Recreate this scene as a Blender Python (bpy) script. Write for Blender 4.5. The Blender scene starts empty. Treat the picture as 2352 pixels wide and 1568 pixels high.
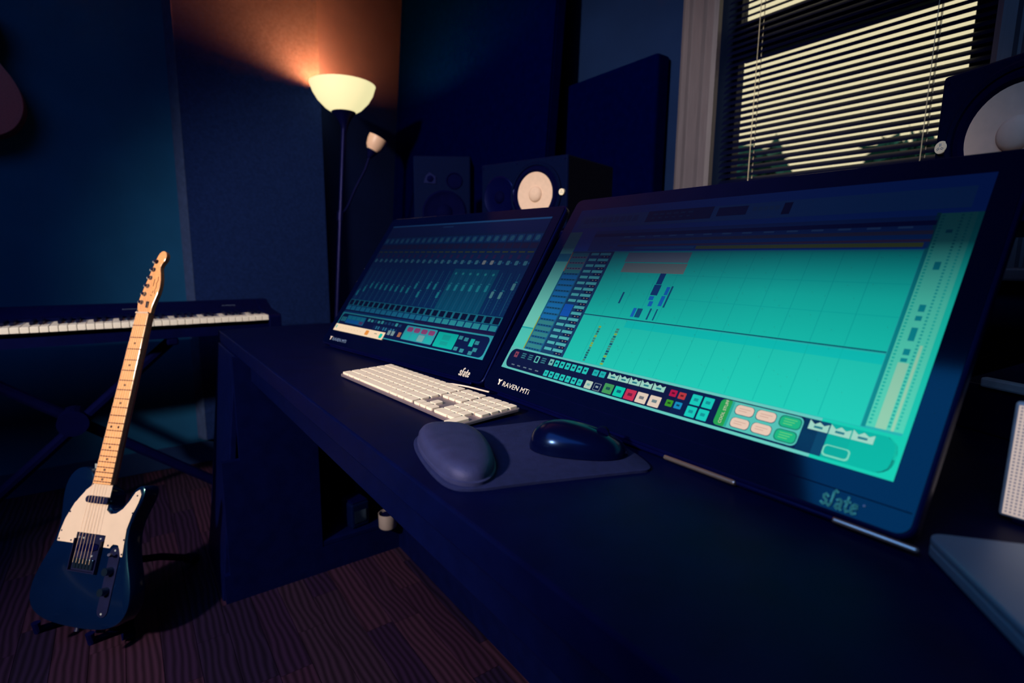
import bpy, bmesh, math, random
from mathutils import Vector, Matrix
random.seed(7)
SC = bpy.context.scene
COL = SC.collection
R = math.radians

def lin(c):
    return tuple((x/255/12.92 if x/255 <= .04045 else ((x/255+.055)/1.055)**2.4) for x in c)

# ------------------------------------------------------------------ camera
cam_d = bpy.data.cameras.new('camera'); cam = bpy.data.objects.new('camera', cam_d); COL.objects.link(cam)
cam_d.sensor_width = 36; cam_d.lens = 1213/2352*36
cam_d.clip_start = .02; cam_d.clip_end = 200
_r = Vector((.591, .807, .0105)).normalized(); _w = Vector((-.7960, .5852, -.1553)).normalized()
_u = _r.cross(_w).normalized(); _r = _w.cross(_u)
cam.matrix_world = Matrix(((_r.x, _u.x, -_w.x, .9885), (_r.y, _u.y, -_w.y, -.5684), (_r.z, _u.z, -_w.z, .988), (0, 0, 0, 1)))
cam_d.dof.use_dof = True; cam_d.dof.focus_distance = .85; cam_d.dof.aperture_fstop = 3.6
SC.camera = cam

# ------------------------------------------------------------------ view, world, large lights
SC.view_settings.view_transform = 'Standard'; SC.view_settings.look = 'None'
SC.view_settings.exposure = 0; SC.view_settings.gamma = 1; SC.view_settings.use_curve_mapping = False
SC.cycles.use_denoising = True
SC.cycles.sample_clamp_indirect = 3
SC.cycles.max_bounces = 5; SC.cycles.diffuse_bounces = 2; SC.cycles.glossy_bounces = 2; SC.cycles.transmission_bounces = 2
SC.cycles.use_adaptive_sampling = True; SC.cycles.adaptive_threshold = .04; SC.cycles.use_light_tree = False

world = bpy.data.worlds.new('overcast_sky'); SC.world = world; world.use_nodes = True
bgn = world.node_tree.nodes['Background']
bgn.inputs['Color'].default_value = (*lin((238, 226, 182)), 1); bgn.inputs['Strength'].default_value = 1.0

def light(name, kind, loc, target, energy, color, **kw):
    d = bpy.data.lights.new(name, kind); o = bpy.data.objects.new(name, d); COL.objects.link(o)
    o.location = loc; d.energy = energy; d.color = color
    for k, v in kw.items(): setattr(d, k, v)
    if target is not None:
        o.rotation_euler = (Vector(target)-Vector(loc)).to_track_quat('-Z', 'Y').to_euler()
    return o
# unseen key light behind camera, cone narrowed to the left half of the desk
light('key_spotlight', 'SPOT', (.8, -2.8, 2.15), (-.58, .0, .86), 520, (1, .86, .72), spot_size=R(51), spot_blend=.5, shadow_soft_size=.10)
# added cool fill, no real fixture, that gives the room its blue base light
light('blue_fill_light', 'AREA', (.8, -2.0, 2.68), (.8, -2.0, 0), 36, (.14, .42, 1.0), shape='RECTANGLE', size=2.2, size_y=1.8)

# ------------------------------------------------------------------ helpers
class MB:
    def __init__(s): s.v = []; s.f = []
    def add(s, vs, fs):
        o = len(s.v); s.v += [tuple(x) for x in vs]; s.f += [tuple(i+o for i in f) for f in fs]; return s
    def box(s, lo, hi, M=None):
        x0, y0, z0 = lo; x1, y1, z1 = hi
        v = [Vector(p) for p in ((x0,y0,z0),(x1,y0,z0),(x1,y1,z0),(x0,y1,z0),(x0,y0,z1),(x1,y0,z1),(x1,y1,z1),(x0,y1,z1))]
        if M is not None: v = [M @ p for p in v]
        return s.add(v, [(0,3,2,1),(4,5,6,7),(0,1,5,4),(1,2,6,5),(2,3,7,6),(3,0,4,7)])
    def cyl(s, p0, p1, r0, r1=None, n=16, caps=True):
        r1 = r0 if r1 is None else r1
        p0 = Vector(p0); p1 = Vector(p1); d = (p1-p0).normalized()
        a = d.orthogonal().normalized(); b = d.cross(a)
        v = []
        for p, r in ((p0, r0), (p1, r1)):
            for i in range(n):
                t = 2*math.pi*i/n; v.append(p+(a*math.cos(t)+b*math.sin(t))*r)
        f = [(i, (i+1) % n, n+(i+1) % n, n+i) for i in range(n)]
        if caps: f += [tuple(reversed(range(n))), tuple(range(n, 2*n))]
        return s.add(v, f)
    def tube(s, pts, r, n=8, caps=True):
        pts = [Vector(p) for p in pts]; rs = r if isinstance(r, (list, tuple)) else [r]*len(pts)
        v = []; a = None
        for i, p in enumerate(pts):
            d = (pts[min(i+1, len(pts)-1)]-pts[max(i-1, 0)]).normalized()
            a = d.orthogonal().normalized() if a is None else (a-d*a.dot(d)).normalized()
            b = d.cross(a)
            for k in range(n):
                t = 2*math.pi*k/n; v.append(p+(a*math.cos(t)+b*math.sin(t))*rs[i])
        f = []
        for i in range(len(pts)-1):
            for k in range(n): f.append((i*n+k, i*n+(k+1) % n, (i+1)*n+(k+1) % n, (i+1)*n+k))
        if caps: f += [tuple(reversed(range(n))), tuple(range((len(pts)-1)*n, len(pts)*n))]
        return s.add(v, f)
    def lathe(s, prof, n=32, M=None, close=False):
        v = []
        for r, z in prof:
            for k in range(n):
                t = 2*math.pi*k/n; p = Vector((r*math.cos(t), r*math.sin(t), z)); v.append(M @ p if M is not None else p)
        f = []
        m = len(prof)
        for i in range(m-1 if not close else m):
            j = (i+1) % m
            for k in range(n): f.append((i*n+k, i*n+(k+1) % n, j*n+(k+1) % n, j*n+k))
        return s.add(v, f)
    def prism(s, poly, z0, z1, M=None):
        n = len(poly)
        v = [Vector((x, y, z0)) for x, y in poly]+[Vector((x, y, z1)) for x, y in poly]
        if M is not None: v = [M @ p for p in v]
        return s.add(v, [tuple(reversed(range(n))), tuple(range(n, 2*n))]+[(i, (i+1) % n, n+(i+1) % n, n+i) for i in range(n)])
    def layers(s, poly, steps, cen=None, M=None):
        # dome: outline shrunk towards its centre at rising heights
        n = len(poly)
        if cen is None: cen = (sum(p[0] for p in poly)/n, sum(p[1] for p in poly)/n)
        v = []
        for k, z in steps:
            for x, y in poly:
                p = Vector((cen[0]+(x-cen[0])*k, cen[1]+(y-cen[1])*k, z)); v.append(M @ p if M is not None else p)
        f = []
        for i in range(len(steps)-1):
            for k in range(n): f.append((i*n+k, i*n+(k+1) % n, (i+1)*n+(k+1) % n, (i+1)*n+k))
        f += [tuple(reversed(range(n))), tuple(range((len(steps)-1)*n, len(steps)*n))]
        return s.add(v, f)
    def build(s, name, m, parent=None, smooth=False, bevel=0, loc=None, seg=2):
        me = bpy.data.meshes.new(name); me.from_pydata(s.v, [], s.f); me.validate()
        bm = bmesh.new(); bm.from_mesh(me); bmesh.ops.recalc_face_normals(bm, faces=bm.faces); bm.to_mesh(me); bm.free()
        if smooth:
            for p in me.polygons: p.use_smooth = True
            try: me.set_sharp_from_angle(angle=R(40))
            except Exception: pass
        me.materials.append(m)
        return link(name, me, parent, bevel, loc, seg)
def link(name, me, parent=None, bevel=0, loc=None, seg=2):
    o = bpy.data.objects.new(name, me); COL.objects.link(o)
    if parent is not None: o.parent = parent
    if loc is not None: o.location = loc
    if bevel:
        b = o.modifiers.new('bevel', 'BEVEL'); b.width = bevel; b.segments = seg; b.limit_method = 'ANGLE'
    return o
def frame(o, x, y, z):
    x = Vector(x); y = Vector(y); z = Vector(z); o = Vector(o)
    return Matrix(((x.x, y.x, z.x, o.x), (x.y, y.y, z.y, o.y), (x.z, y.z, z.z, o.z), (0, 0, 0, 1)))
def thing(name, label, cat, M=None, group=None):
    o = bpy.data.objects.new(name, None); COL.objects.link(o); o.empty_display_size = .05
    if M is not None: o.matrix_world = M if isinstance(M, Matrix) else Matrix.Translation(M)
    return tag(o, label, cat, group)
def tag(o, label, cat=None, group=None):
    o['label'] = label
    if cat: o['category'] = cat
    if group: o['group'] = group
    return o
def struct(o, label=None):
    o['kind'] = 'structure'
    if label: o['label'] = label
    return o
def smoothpoly(poly, it=2):
    for _ in range(it):
        q = []
        for i in range(len(poly)):
            a = poly[i]; b = poly[(i+1) % len(poly)]
            q += [(a[0]*.75+b[0]*.25, a[1]*.75+b[1]*.25), (a[0]*.25+b[0]*.75, a[1]*.25+b[1]*.75)]
        poly = q
    return poly
def rrect(x0, y0, x1, y1, r, n=5):
    p = []
    for cx, cy, a in ((x1-r, y0+r, -90), (x1-r, y1-r, 0), (x0+r, y1-r, 90), (x0+r, y0+r, 180)):
        for i in range(n+1):
            t = R(a+90*i/n); p.append((cx+r*math.cos(t), cy+r*math.sin(t)))
    return p
def text_mesh(body, size, shear=0, offset=0, depth=0.0003):
    c = bpy.data.curves.new('lettering', 'FONT'); c.body = body; c.size = size; c.shear = shear; c.offset = offset; c.extrude = depth
    o = bpy.data.objects.new('lettering_tmp', c); COL.objects.link(o)
    me = bpy.data.meshes.new_from_object(o.evaluated_get(bpy.context.evaluated_depsgraph_get()))
    bpy.data.objects.remove(o); bpy.data.curves.remove(c); return me
def strokes(lines, w, z0=0, z1=.0004):
    m = MB()
    for ln in lines:
        for a, b in zip(ln[:-1], ln[1:]):
            a = Vector((*a, 0)); b = Vector((*b, 0)); d = (b-a).normalized(); n = Vector((-d.y, d.x, 0))*w/2; a = a-d*w*.35; b = b+d*w*.35
            m.prism([tuple((a-n).xy), tuple((b-n).xy), tuple((b+n).xy), tuple((a+n).xy)], z0, z1)
    return m

# ------------------------------------------------------------------ materials
def mat(name, col, rough=.6, spec=.3, metal=0, var=.15, scale=40, bump=0, bscale=200, coat=0, emit=None, estr=1, tint=None, stretch=None):
    m = bpy.data.materials.new(name); m.use_nodes = True; nt = m.node_tree; b = nt.nodes['Principled BSDF']
    c = lin(col)
    tc = nt.nodes.new('ShaderNodeTexCoord'); nz = nt.nodes.new('ShaderNodeTexNoise'); nz.inputs['Scale'].default_value = scale; nz.inputs['Detail'].default_value = 4
    src = tc.outputs['Object']
    if stretch:
        mp = nt.nodes.new('ShaderNodeMapping'); mp.inputs['Scale'].default_value = stretch; nt.links.new(src, mp.inputs['Vector']); src = mp.outputs['Vector']
    nt.links.new(src, nz.inputs['Vector'])
    rp = nt.nodes.new('ShaderNodeValToRGB')
    rp.color_ramp.elements[0].position = .3; rp.color_ramp.elements[1].position = .7
    rp.color_ramp.elements[0].color = (*[x*(1-var) for x in c], 1); rp.color_ramp.elements[1].color = (*[min(1, x*(1+var)) for x in c], 1)
    nt.links.new(nz.outputs['Fac'], rp.inputs['Fac']); nt.links.new(rp.outputs['Color'], b.inputs['Base Color'])
    b.inputs['Roughness'].default_value = rough; b.inputs['Specular IOR Level'].default_value = spec; b.inputs['Metallic'].default_value = metal
    if tint: b.inputs['Specular Tint'].default_value = (*lin(tint), 1)
    if coat: b.inputs['Coat Weight'].default_value = coat; b.inputs['Coat Roughness'].default_value = .08
    if bump:
        n2 = nt.nodes.new('ShaderNodeTexNoise'); n2.inputs['Scale'].default_value = bscale; n2.inputs['Detail'].default_value = 3
        nt.links.new(tc.outputs['Object'], n2.inputs['Vector'])
        bp = nt.nodes.new('ShaderNodeBump'); bp.inputs['Strength'].default_value = bump; bp.inputs['Distance'].default_value = .002
        nt.links.new(n2.outputs['Fac'], bp.inputs['Height']); nt.links.new(bp.outputs['Normal'], b.inputs['Normal'])
    if emit: b.inputs['Emission Color'].default_value = (*lin(emit), 1); b.inputs['Emission Strength'].default_value = estr
    return m
NAVY = (30, 40, 118)
M = {}
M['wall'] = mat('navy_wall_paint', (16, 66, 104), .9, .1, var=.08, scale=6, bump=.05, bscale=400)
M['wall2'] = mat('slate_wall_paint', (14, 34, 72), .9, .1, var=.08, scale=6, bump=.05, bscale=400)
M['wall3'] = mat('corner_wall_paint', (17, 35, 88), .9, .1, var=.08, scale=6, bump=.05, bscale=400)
M['ceil'] = mat('ceiling_paint', (40, 56, 100), .95, .1, var=.05, scale=5)
M['fabric'] = mat('panel_fabric', (17, 33, 76), .95, .05, var=.2, scale=90, bump=.5, bscale=500)
M['trimp'] = mat('casing_paint', (96, 90, 98), .45, .3, var=.1, scale=20, stretch=(12, 12, .6))
M['black'] = mat('black_lacquer', (2, 4, 44), .38, .18, var=.1, tint=(120, 140, 255))
M['blackmatte'] = mat('black_felt', (0, 3, 44), .95, .0, var=.15, tint=(120, 140, 255))
M['desk'] = mat('desk_laminate', (3, 8, 46), .45, .05, var=.15, scale=30, tint=(170, 170, 255), bump=.04, bscale=700)
M['plastic'] = mat('black_plastic', (2, 4, 44), .3, .22, var=.1, tint=(130, 150, 255))
M['vinyl'] = mat('speaker_vinyl', (0, 6, 38), .7, .1, var=.15, scale=120, bump=.2, bscale=600, tint=(150, 170, 255))
M['rubber'] = mat('dark_rubber', (2, 3, 38), .8, .1, tint=(120, 140, 255))
M['cone'] = mat('speaker_cone_paper', (226, 194, 170), .7, .15, var=.04, scale=80)
M['logo'] = mat('badge_metal', (255, 240, 205), .35, .4, var=.02)
M['keys'] = mat('key_plastic', (255, 232, 204), .55, .2, var=.03)
M['alu'] = mat('keyboard_aluminium', (150, 132, 140), .4, .5, metal=.5, var=.05)
M['gel'] = mat('pad_gel_fabric', (46, 50, 88), .5, .35, var=.12, scale=60, bump=.25, bscale=900, tint=(210, 205, 255))
M['padf'] = mat('mouse_pad_cloth', (28, 34, 74), .85, .12, var=.15, scale=120, bump=.4, bscale=1200)
M['mouse'] = mat('mouse_gloss', (2, 5, 36), .2, .35, var=.1, tint=(120, 170, 255))
M['ivory'] = mat('piano_key_ivory', (240, 230, 212), .4, .3, var=.05, scale=20)
M['ebony'] = mat('piano_key_ebony', (2, 4, 36), .35, .25)
M['piano'] = mat('piano_case', (2, 4, 42), .5, .2, tint=(120, 140, 255))
M['mark'] = mat('silver_print', (120, 140, 170), .5, .3)
M['maple'] = mat('maple_neck', (246, 178, 118), .35, .35, var=.08, scale=25, stretch=(6, 6, .6), coat=.2)
M['maple2'] = mat('maple_headstock', (240, 165, 105), .35, .35, var=.1, scale=25, stretch=(6, 6, .6), coat=.2)
M['dot'] = mat('fret_dot_black', (50, 22, 26), .5, .3)
M['fret'] = mat('fret_wire', (120, 70, 60), .4, .4, metal=.3)
M['gbody'] = mat('guitar_teal_finish', (2, 16, 46), .22, .4, var=.08, scale=10, coat=.5, tint=(120, 220, 220))
M['guard'] = mat('cream_pickguard', (216, 190, 166), .4, .3, var=.03)
M['chrome'] = mat('dark_chrome', (60, 84, 112), .18, .6, metal=.9, var=.05)
M['steel'] = mat('bright_steel', (170, 156, 150), .25, .5, metal=.85, var=.06)
M['cupsteel'] = mat('brushed_cup_steel', (165, 150, 146), .35, .5, metal=.3, var=.04)
M['ghw'] = mat('guitar_dark_hardware', (16, 20, 54), .4, .35, metal=.2)
M['agtop'] = mat('acoustic_top_brown', (150, 58, 62), .45, .3, var=.2, scale=30, stretch=(8, 8, 1))
M['agside'] = mat('acoustic_side_brown', (84, 40, 48), .45, .3, var=.2)
M['lampmetal'] = mat('lamp_black_metal', (4, 6, 44), .4, .25, tint=(150, 150, 255))
M['slat'] = mat('blind_slat', (6, 10, 40), .55, .2, var=.1, tint=(150, 170, 255))
M['string'] = mat('guitar_string', (236, 196, 160), .4, .3)
M['edge'] = mat('panel_edge_lit_tone', (40, 54, 88), .8, .1)  # lighter tone paints in the light on the panel's side
M['cord'] = mat('blind_cord', (215, 205, 175), .8, .1)
M['sash'] = mat('window_sash_paint', (28, 32, 62), .6, .2)
M['silver'] = mat('laptop_silver', (120, 140, 158), .4, .45, metal=.35, var=.08, scale=8)
M['mesh'] = mat('grille_silver', (235, 222, 215), .5, .35, metal=.2)
M['hole'] = mat('grille_hole', (70, 72, 96), .8, .1)
M['whitecord'] = mat('white_cable', (235, 215, 195), .5, .3)
M['leaf'] = mat('shrub_leaf', (34, 92, 100), .8, .2, var=.5, scale=3)
M['ground'] = mat('lawn', (40, 70, 60), .9, .1, var=.3, scale=2)
M['plug'] = mat('plug_metal', (235, 240, 235), .2, .6, metal=.6, var=.02)

def glass_mat():
    m = bpy.data.materials.new('window_glass'); m.use_nodes = True; nt = m.node_tree; nt.nodes.remove(nt.nodes['Principled BSDF'])
    tr = nt.nodes.new('ShaderNodeBsdfTransparent'); gl = nt.nodes.new('ShaderNodeBsdfGlossy'); gl.inputs['Roughness'].default_value = .02
    mx = nt.nodes.new('ShaderNodeMixShader'); mx.inputs['Fac'].default_value = .05
    nt.links.new(tr.outputs[0], mx.inputs[1]); nt.links.new(gl.outputs[0], mx.inputs[2]); nt.links.new(mx.outputs[0], nt.nodes['Material Output'].inputs['Surface'])
    return m
M['glass'] = glass_mat()

def screen_mat(name, strength):
    m = bpy.data.materials.new(name); m.use_nodes = True; nt = m.node_tree; b = nt.nodes['Principled BSDF']
    b.inputs['Base Color'].default_value = (.002, .003, .012, 1); b.inputs['Roughness'].default_value = .15; b.inputs['Specular IOR Level'].default_value = .08
    a = nt.nodes.new('ShaderNodeAttribute'); a.attribute_name = 'picture'
    nt.links.new(a.outputs['Color'], b.inputs['Emission Color']); b.inputs['Emission Strength'].default_value = strength
    return m
M['screen'] = screen_mat('lit_display', 1.0)
M['panelglass'] = mat('black_panel_glass', (2, 6, 36), .09, .4, var=.05, tint=(60, 215, 255))
M['print'] = mat('white_print', (240, 225, 205), .5, .3)
M['printteal'] = mat('teal_print', (70, 190, 175), .5, .3)

def wood_floor_mat(i):
    tones = ((38, 20, 38), (30, 16, 38), (44, 24, 40), (24, 14, 36), (36, 22, 38))
    c = lin(tones[i]); m = bpy.data.materials.new('oak_plank_stain'); m.use_nodes = True; nt = m.node_tree; b = nt.nodes['Principled BSDF']
    tc = nt.nodes.new('ShaderNodeTexCoord'); mp = nt.nodes.new('ShaderNodeMapping'); mp.inputs['Scale'].default_value = (3.2, 7.5, 1)
    oi = nt.nodes.new('ShaderNodeObjectInfo'); cx = nt.nodes.new('ShaderNodeVectorMath'); cx.operation = 'SCALE'; cx.inputs[0].default_value = (37, 11, 5)
    ad = nt.nodes.new('ShaderNodeVectorMath'); ad.operation = 'ADD'
    nt.links.new(oi.outputs['Random'], cx.inputs['Scale']); nt.links.new(tc.outputs['Object'], mp.inputs['Vector'])
    nt.links.new(mp.outputs['Vector'], ad.inputs[0]); nt.links.new(cx.outputs['Vector'], ad.inputs[1])
    wv = nt.nodes.new('ShaderNodeTexWave'); wv.bands_direction = 'Y'; wv.inputs['Scale'].default_value = 2.6; wv.inputs['Distortion'].default_value = 7; wv.inputs['Detail'].default_value = 1.5; wv.inputs['Detail Scale'].default_value = .55
    nt.links.new(ad.outputs['Vector'], wv.inputs['Vector'])
    rp = nt.nodes.new('ShaderNodeValToRGB'); rp.color_ramp.elements[0].color = (*[x*.5 for x in c], 1); rp.color_ramp.elements[1].color = (*[x*1.35 for x in c], 1)
    nt.links.new(wv.outputs['Fac'], rp.inputs['Fac']); nt.links.new(rp.outputs['Color'], b.inputs['Base Color'])
    b.inputs['Roughness'].default_value = .5; b.inputs['Specular IOR Level'].default_value = .2
    return m
FLOOR = [wood_floor_mat(i) for i in range(5)]

# ------------------------------------------------------------------ room shell
WY = 1.05; WX = -1.86; BX = 2.6; BY = -3.3; CZ = 2.75
OX0, OX1, OZ0, OZ1 = -.095, .60, 1.0, 2.2           # window opening
fl = struct(MB().box((-2.75, BY, -.06), (BX, WY+.1, -.006)).build('floor', M['rubber']), 'dark floor base under brown oak planks')
row = 0; y = -1.75; PW = .074
pm = {}
while y < .80:
    x = -2.0+(row*.37 % .5)-.5
    k = 0
    while x < .62:
        L = (.42, .5, .36, .46)[(row*3+k) % 4]
        x0 = max(x, -1.85); x1 = min(x+L, .7)
        if x1-x0 > .05:
            key = (round(x1-x0, 2), (row*2+k*3+(row*k) % 3) % 5)
            if key not in pm:
                h = (x1-x0)/2-.0006
                o = MB().box((-h, -PW/2+.0006, -.006), (h, PW/2-.0006, 0)).build('plank', FLOOR[key[1]], fl); pm[key] = o.data
            else: o = link('plank', pm[key], fl)
            o.location = ((x0+x1)/2, y+PW/2, 0)
        x += L; k += 1
    y += PW; row += 1
struct(MB().box((-2.75, BY-.1, CZ), (BX+.1, WY+.2, CZ+.1)).build('ceiling', M['ceil']), 'plain ceiling above the studio')
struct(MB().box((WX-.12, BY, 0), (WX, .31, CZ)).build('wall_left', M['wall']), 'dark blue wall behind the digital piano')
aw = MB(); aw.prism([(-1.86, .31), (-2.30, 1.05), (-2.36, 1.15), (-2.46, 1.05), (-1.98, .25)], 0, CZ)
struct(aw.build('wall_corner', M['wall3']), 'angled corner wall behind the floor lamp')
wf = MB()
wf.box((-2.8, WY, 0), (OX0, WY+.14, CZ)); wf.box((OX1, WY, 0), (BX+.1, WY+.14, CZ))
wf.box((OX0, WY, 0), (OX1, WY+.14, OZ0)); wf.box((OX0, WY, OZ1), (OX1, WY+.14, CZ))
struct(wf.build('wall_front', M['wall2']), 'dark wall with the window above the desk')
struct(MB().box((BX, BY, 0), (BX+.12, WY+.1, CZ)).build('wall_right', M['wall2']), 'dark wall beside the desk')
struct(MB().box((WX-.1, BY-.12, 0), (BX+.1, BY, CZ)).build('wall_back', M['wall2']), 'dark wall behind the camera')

# window with two sashes, casing, sill
win = bpy.data.objects.new('window_1', None); COL.objects.link(win); win.location = ((OX0+OX1)/2, WY, OZ0); struct(win, 'double hung window behind venetian blind')
wo = Vector(win.location)
def wbox(name, lo, hi, m, bevel=0): 
    return MB().box(Vector(lo)-wo, Vector(hi)-wo).build(name, m, win, bevel=bevel)
RZ0, RZ1 = 1.640, 1.748                               # meeting rail
SY = WY+.085
for nm, lo, hi in (('stile', (OX0, SY, OZ0), (OX0+.014, SY+.04, OZ1)), ('stile', (OX1-.066, SY, OZ0), (OX1, SY+.04, OZ1)),
                   ('meeting_rail', (OX0+.014, SY-.005, RZ0), (OX1-.066, SY+.045, RZ1)), ('bottom_rail', (OX0+.014, SY, OZ0), (OX1-.066, SY+.04, OZ0+.07)), ('top_rail', (OX0+.014, SY, OZ1-.06), (OX1-.066, SY+.04, OZ1))):
    wbox(nm, lo, hi, M['sash'], .003)
for z0, z1 in ((OZ0+.07, RZ0), (RZ1, OZ1-.06)): wbox('pane', (OX0+.014, SY+.018, z0), (OX1-.066, SY+.022, z1), M['glass'])
def casing(name, x0, x1):
    m = MB(); n = x1-x0
    prof = [(0, 0), (0, .016), (.012, .022), (.03, .022), (.036, .012), (.042, .012), (.048, .020), (.085, .024), (.092, .014), (.098, .014), (.104, .026), (n-.012, .028), (n, .020), (n, 0)]
    if x0 > 0: prof = [(n-a, b) for a, b in reversed(prof)]
    mm = Matrix.Translation((x0, WY, 0))
    m.prism([(a, -b) for a, b in prof], OZ0-.02, OZ1+.02, mm)
    return struct(m.build(name, M['trimp']))
struct(casing('trim_1', OX0-.14, OX0), 'pale fluted casing left of the blind')
struct(casing('trim_2', OX1, OX1+.14), 'pale fluted casing right of the blind')
struct(MB().box((OX0-.17, WY-.06, OZ0-.05), (OX1+.17, WY+.02, OZ0-.02)).build('trim_3', M['trimp'], bevel=.006), 'window sill board under the blind')
struct(MB().box((OX0-.17, WY-.035, OZ1+.02), (OX1+.17, WY, OZ1+.14)).build('trim_4', M['trimp'], bevel=.006), 'window head casing')
for i, (a, b, nm) in enumerate((((WX, BY, 0), (WX+.014, .31, .10), 'baseboard_left'), ((-2.28, WY-.014, 0), (BX, WY, .10), 'baseboard_front'))):
    struct(MB().box(a, b).build(nm, M['wall2'], bevel=.003), 'painted baseboard along the wall')

# venetian blind: each slat a part
bl = thing('venetian_blind', 'dark slatted venetian blind covering the window, daylight showing between slats', 'blind', (0, 0, 0))
bl.location = ((OX0+OX1)/2, WY+.035, OZ1)
HW = (OX1-OX0)/2-.006
pitch = .0192; beta = R(41); w2 = .0125
sl = MB(); c, s_ = math.cos(beta), math.sin(beta)
pr = []
for t in (-1, -.5, 0, .5, 1):
    b = .0016*(1-t*t); pr.append((t*w2*c-b*s_, t*w2*s_+b*c))
vs = []
for x in (-HW, HW):
    for yy, zz in pr: vs.append((x, yy, zz))
    for yy, zz in reversed(pr): vs.append((x, yy+.0004*s_, zz-.0005))
n = 10
sl.add(vs, [(i, (i+1) % n, n+(i+1) % n, n+i) for i in range(n)]+[tuple(range(n)), tuple(reversed(range(n, 2*n)))])
s0 = sl.build('slat', M['slat'], bl, smooth=True)
ns = int((OZ1-OZ0-.11)/pitch)
for i in range(ns):
    o = s0 if i == 0 else link('slat', s0.data, bl)
    o.location = (0, random.uniform(-.0003, .0003), -(OZ1-OZ0)+.075+i*pitch); o.rotation_euler = (random.uniform(-.03, .03), random.uniform(-.0012, .0012), 0)
MB().box((-HW, -.016, -.03), (HW, .016, -.001)).build('head_rail', M['slat'], bl, bevel=.002)
MB().box((-HW, -.014, -(OZ1-OZ0)+.045), (HW, .014, -(OZ1-OZ0)+.060)).build('bottom_rail', M['slat'], bl, bevel=.003)
for xx in (-.232, .225):
    for yy in (-.0115, .0115): MB().cyl((xx, yy, -.03), (xx, yy, -(OZ1-OZ0)+.05), .0011, n=6).build('ladder_cord', M['cord'], bl)
    MB().cyl((xx+.006, 0, -.03), (xx+.006, 0, -(OZ1-OZ0)+.05), .0009, n=6).build('lift_cord', M['cord'], bl)

# outside, seen only through the blind
struct(MB().box((-40, 1.6, -.4), (30, 40, -.3)).build('ground', M['ground']), 'lawn outside the window')
def shrub(x, y, h, r, lab):
    m = MB(); rnd = random.Random(int(x*10+h*100))
    for _ in range(900):
        t = rnd.uniform(0, 2*math.pi); zz = rnd.uniform(0, 1); rr = r*math.sqrt(rnd.random())*(1-.35*zz**3)
        p = Vector((rr*math.cos(t), rr*math.sin(t)*.6, h*(.04+.96*zz))); q = Matrix.Rotation(rnd.uniform(0, 6), 3, Vector((rnd.uniform(-1, 1), rnd.uniform(-1, 1), rnd.uniform(-1, 1))).normalized())
        L = .26
        m.add([p+q @ Vector(v) for v in ((-L, 0, 0), (0, -L*.5, .04), (L, 0, 0), (0, L*.5, .04))], [(0, 1, 2, 3)])
    t = thing('garden_shrub', lab, 'shrub', (x, y, -.3), 'garden shrubs outside the window')
    m.build('foliage', M['leaf'], t); MB().cyl((0, 0, 0), (0, 0, h*.6), .07, .04, n=8).build('stem', M['agside'], t)
shrub(-6.6, 7.6, 3.15, .85, 'tallest shrub seen low through the left end of the blind')
shrub(-3.9, 7.6, 3.0, .85, 'middle shrub seen low through the centre of the blind')
shrub(-1.5, 7.6, 2.75, .85, 'lowest shrub seen low through the right end of the blind')

# ------------------------------------------------------------------ large panels
ap = thing('acoustic_absorber', 'grey fabric acoustic wall panel lit orange by the floor lamp', 'panel', (WX, -.02, .12))
m = MB(); m.prism([(.012, -.307), (.05, -.287), (.05, .317), (.012, .321)], 0, 2.4); m.build('fabric_face', M['fabric'], ap)
m = MB(); m.prism([(.0, -.318), (.051, -.2895), (.051, -.2865), (.0, -.3155)], 0, 2.4); m.build('edge_lit_strip', M['edge'], ap)  # pale strip stands in for the lit side of the panel
m = MB(); m.prism([(.0, -.318), (.012, -.309), (.012, .321), (.0, .322)], 0, 2.4); m.build('backing_frame', M['vinyl'], ap)
p1 = thing('leaning_panel', 'tall black acoustic board leaning behind the small speakers', 'panel', (-1.425, .734, 0))
m = MB(); lean = .070
def lp(x, z, d): return (x, lean*z+d, z)
m.add([lp(-.725, .0, 0), lp(.725, .0, 0), lp(.725, 2.6, 0), lp(-.725, 2.6, 0), lp(-.725, .0, .05), lp(.725, .0, .05), lp(.725, 2.6, .05), lp(-.725, 2.6, .05)], [(0, 1, 2, 3), (7, 6, 5, 4), (0, 4, 5, 1), (1, 5, 6, 2), (2, 6, 7, 3), (3, 7, 4, 0)])
m.build('board', M['blackmatte'], p1, bevel=.006)
m = MB()
for x0, x1, z0, z1 in ((-.725, .725, 0, .03), (-.725, .725, 2.57, 2.6), (-.725, -.695, .03, 2.57), (.695, .725, .03, 2.57)):
    m.add([lp(x0, z0, -.006), lp(x1, z0, -.006), lp(x1, z1, -.006), lp(x0, z1, -.006), lp(x0, z0, 0), lp(x1, z0, 0), lp(x1, z1, 0), lp(x0, z1, 0)], [(0, 1, 2, 3), (0, 4, 5, 1), (1, 5, 6, 2), (2, 6, 7, 3), (3, 7, 4, 0)])
m.build('frame', M['blackmatte'], p1)
p2 = thing('wall_panel', 'lower black acoustic panel hung beside the window casing', 'panel', (-.53, 1.045, .4))
MB().box((-.26, -.075, 0), (.25, -.005, 1.29)).build('pad', M['blackmatte'], p2, bevel=.012, seg=3)
MB().box((-.25, -.005, .02), (.24, .004, 1.27)).build('backing_board', M['black'], p2)

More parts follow.
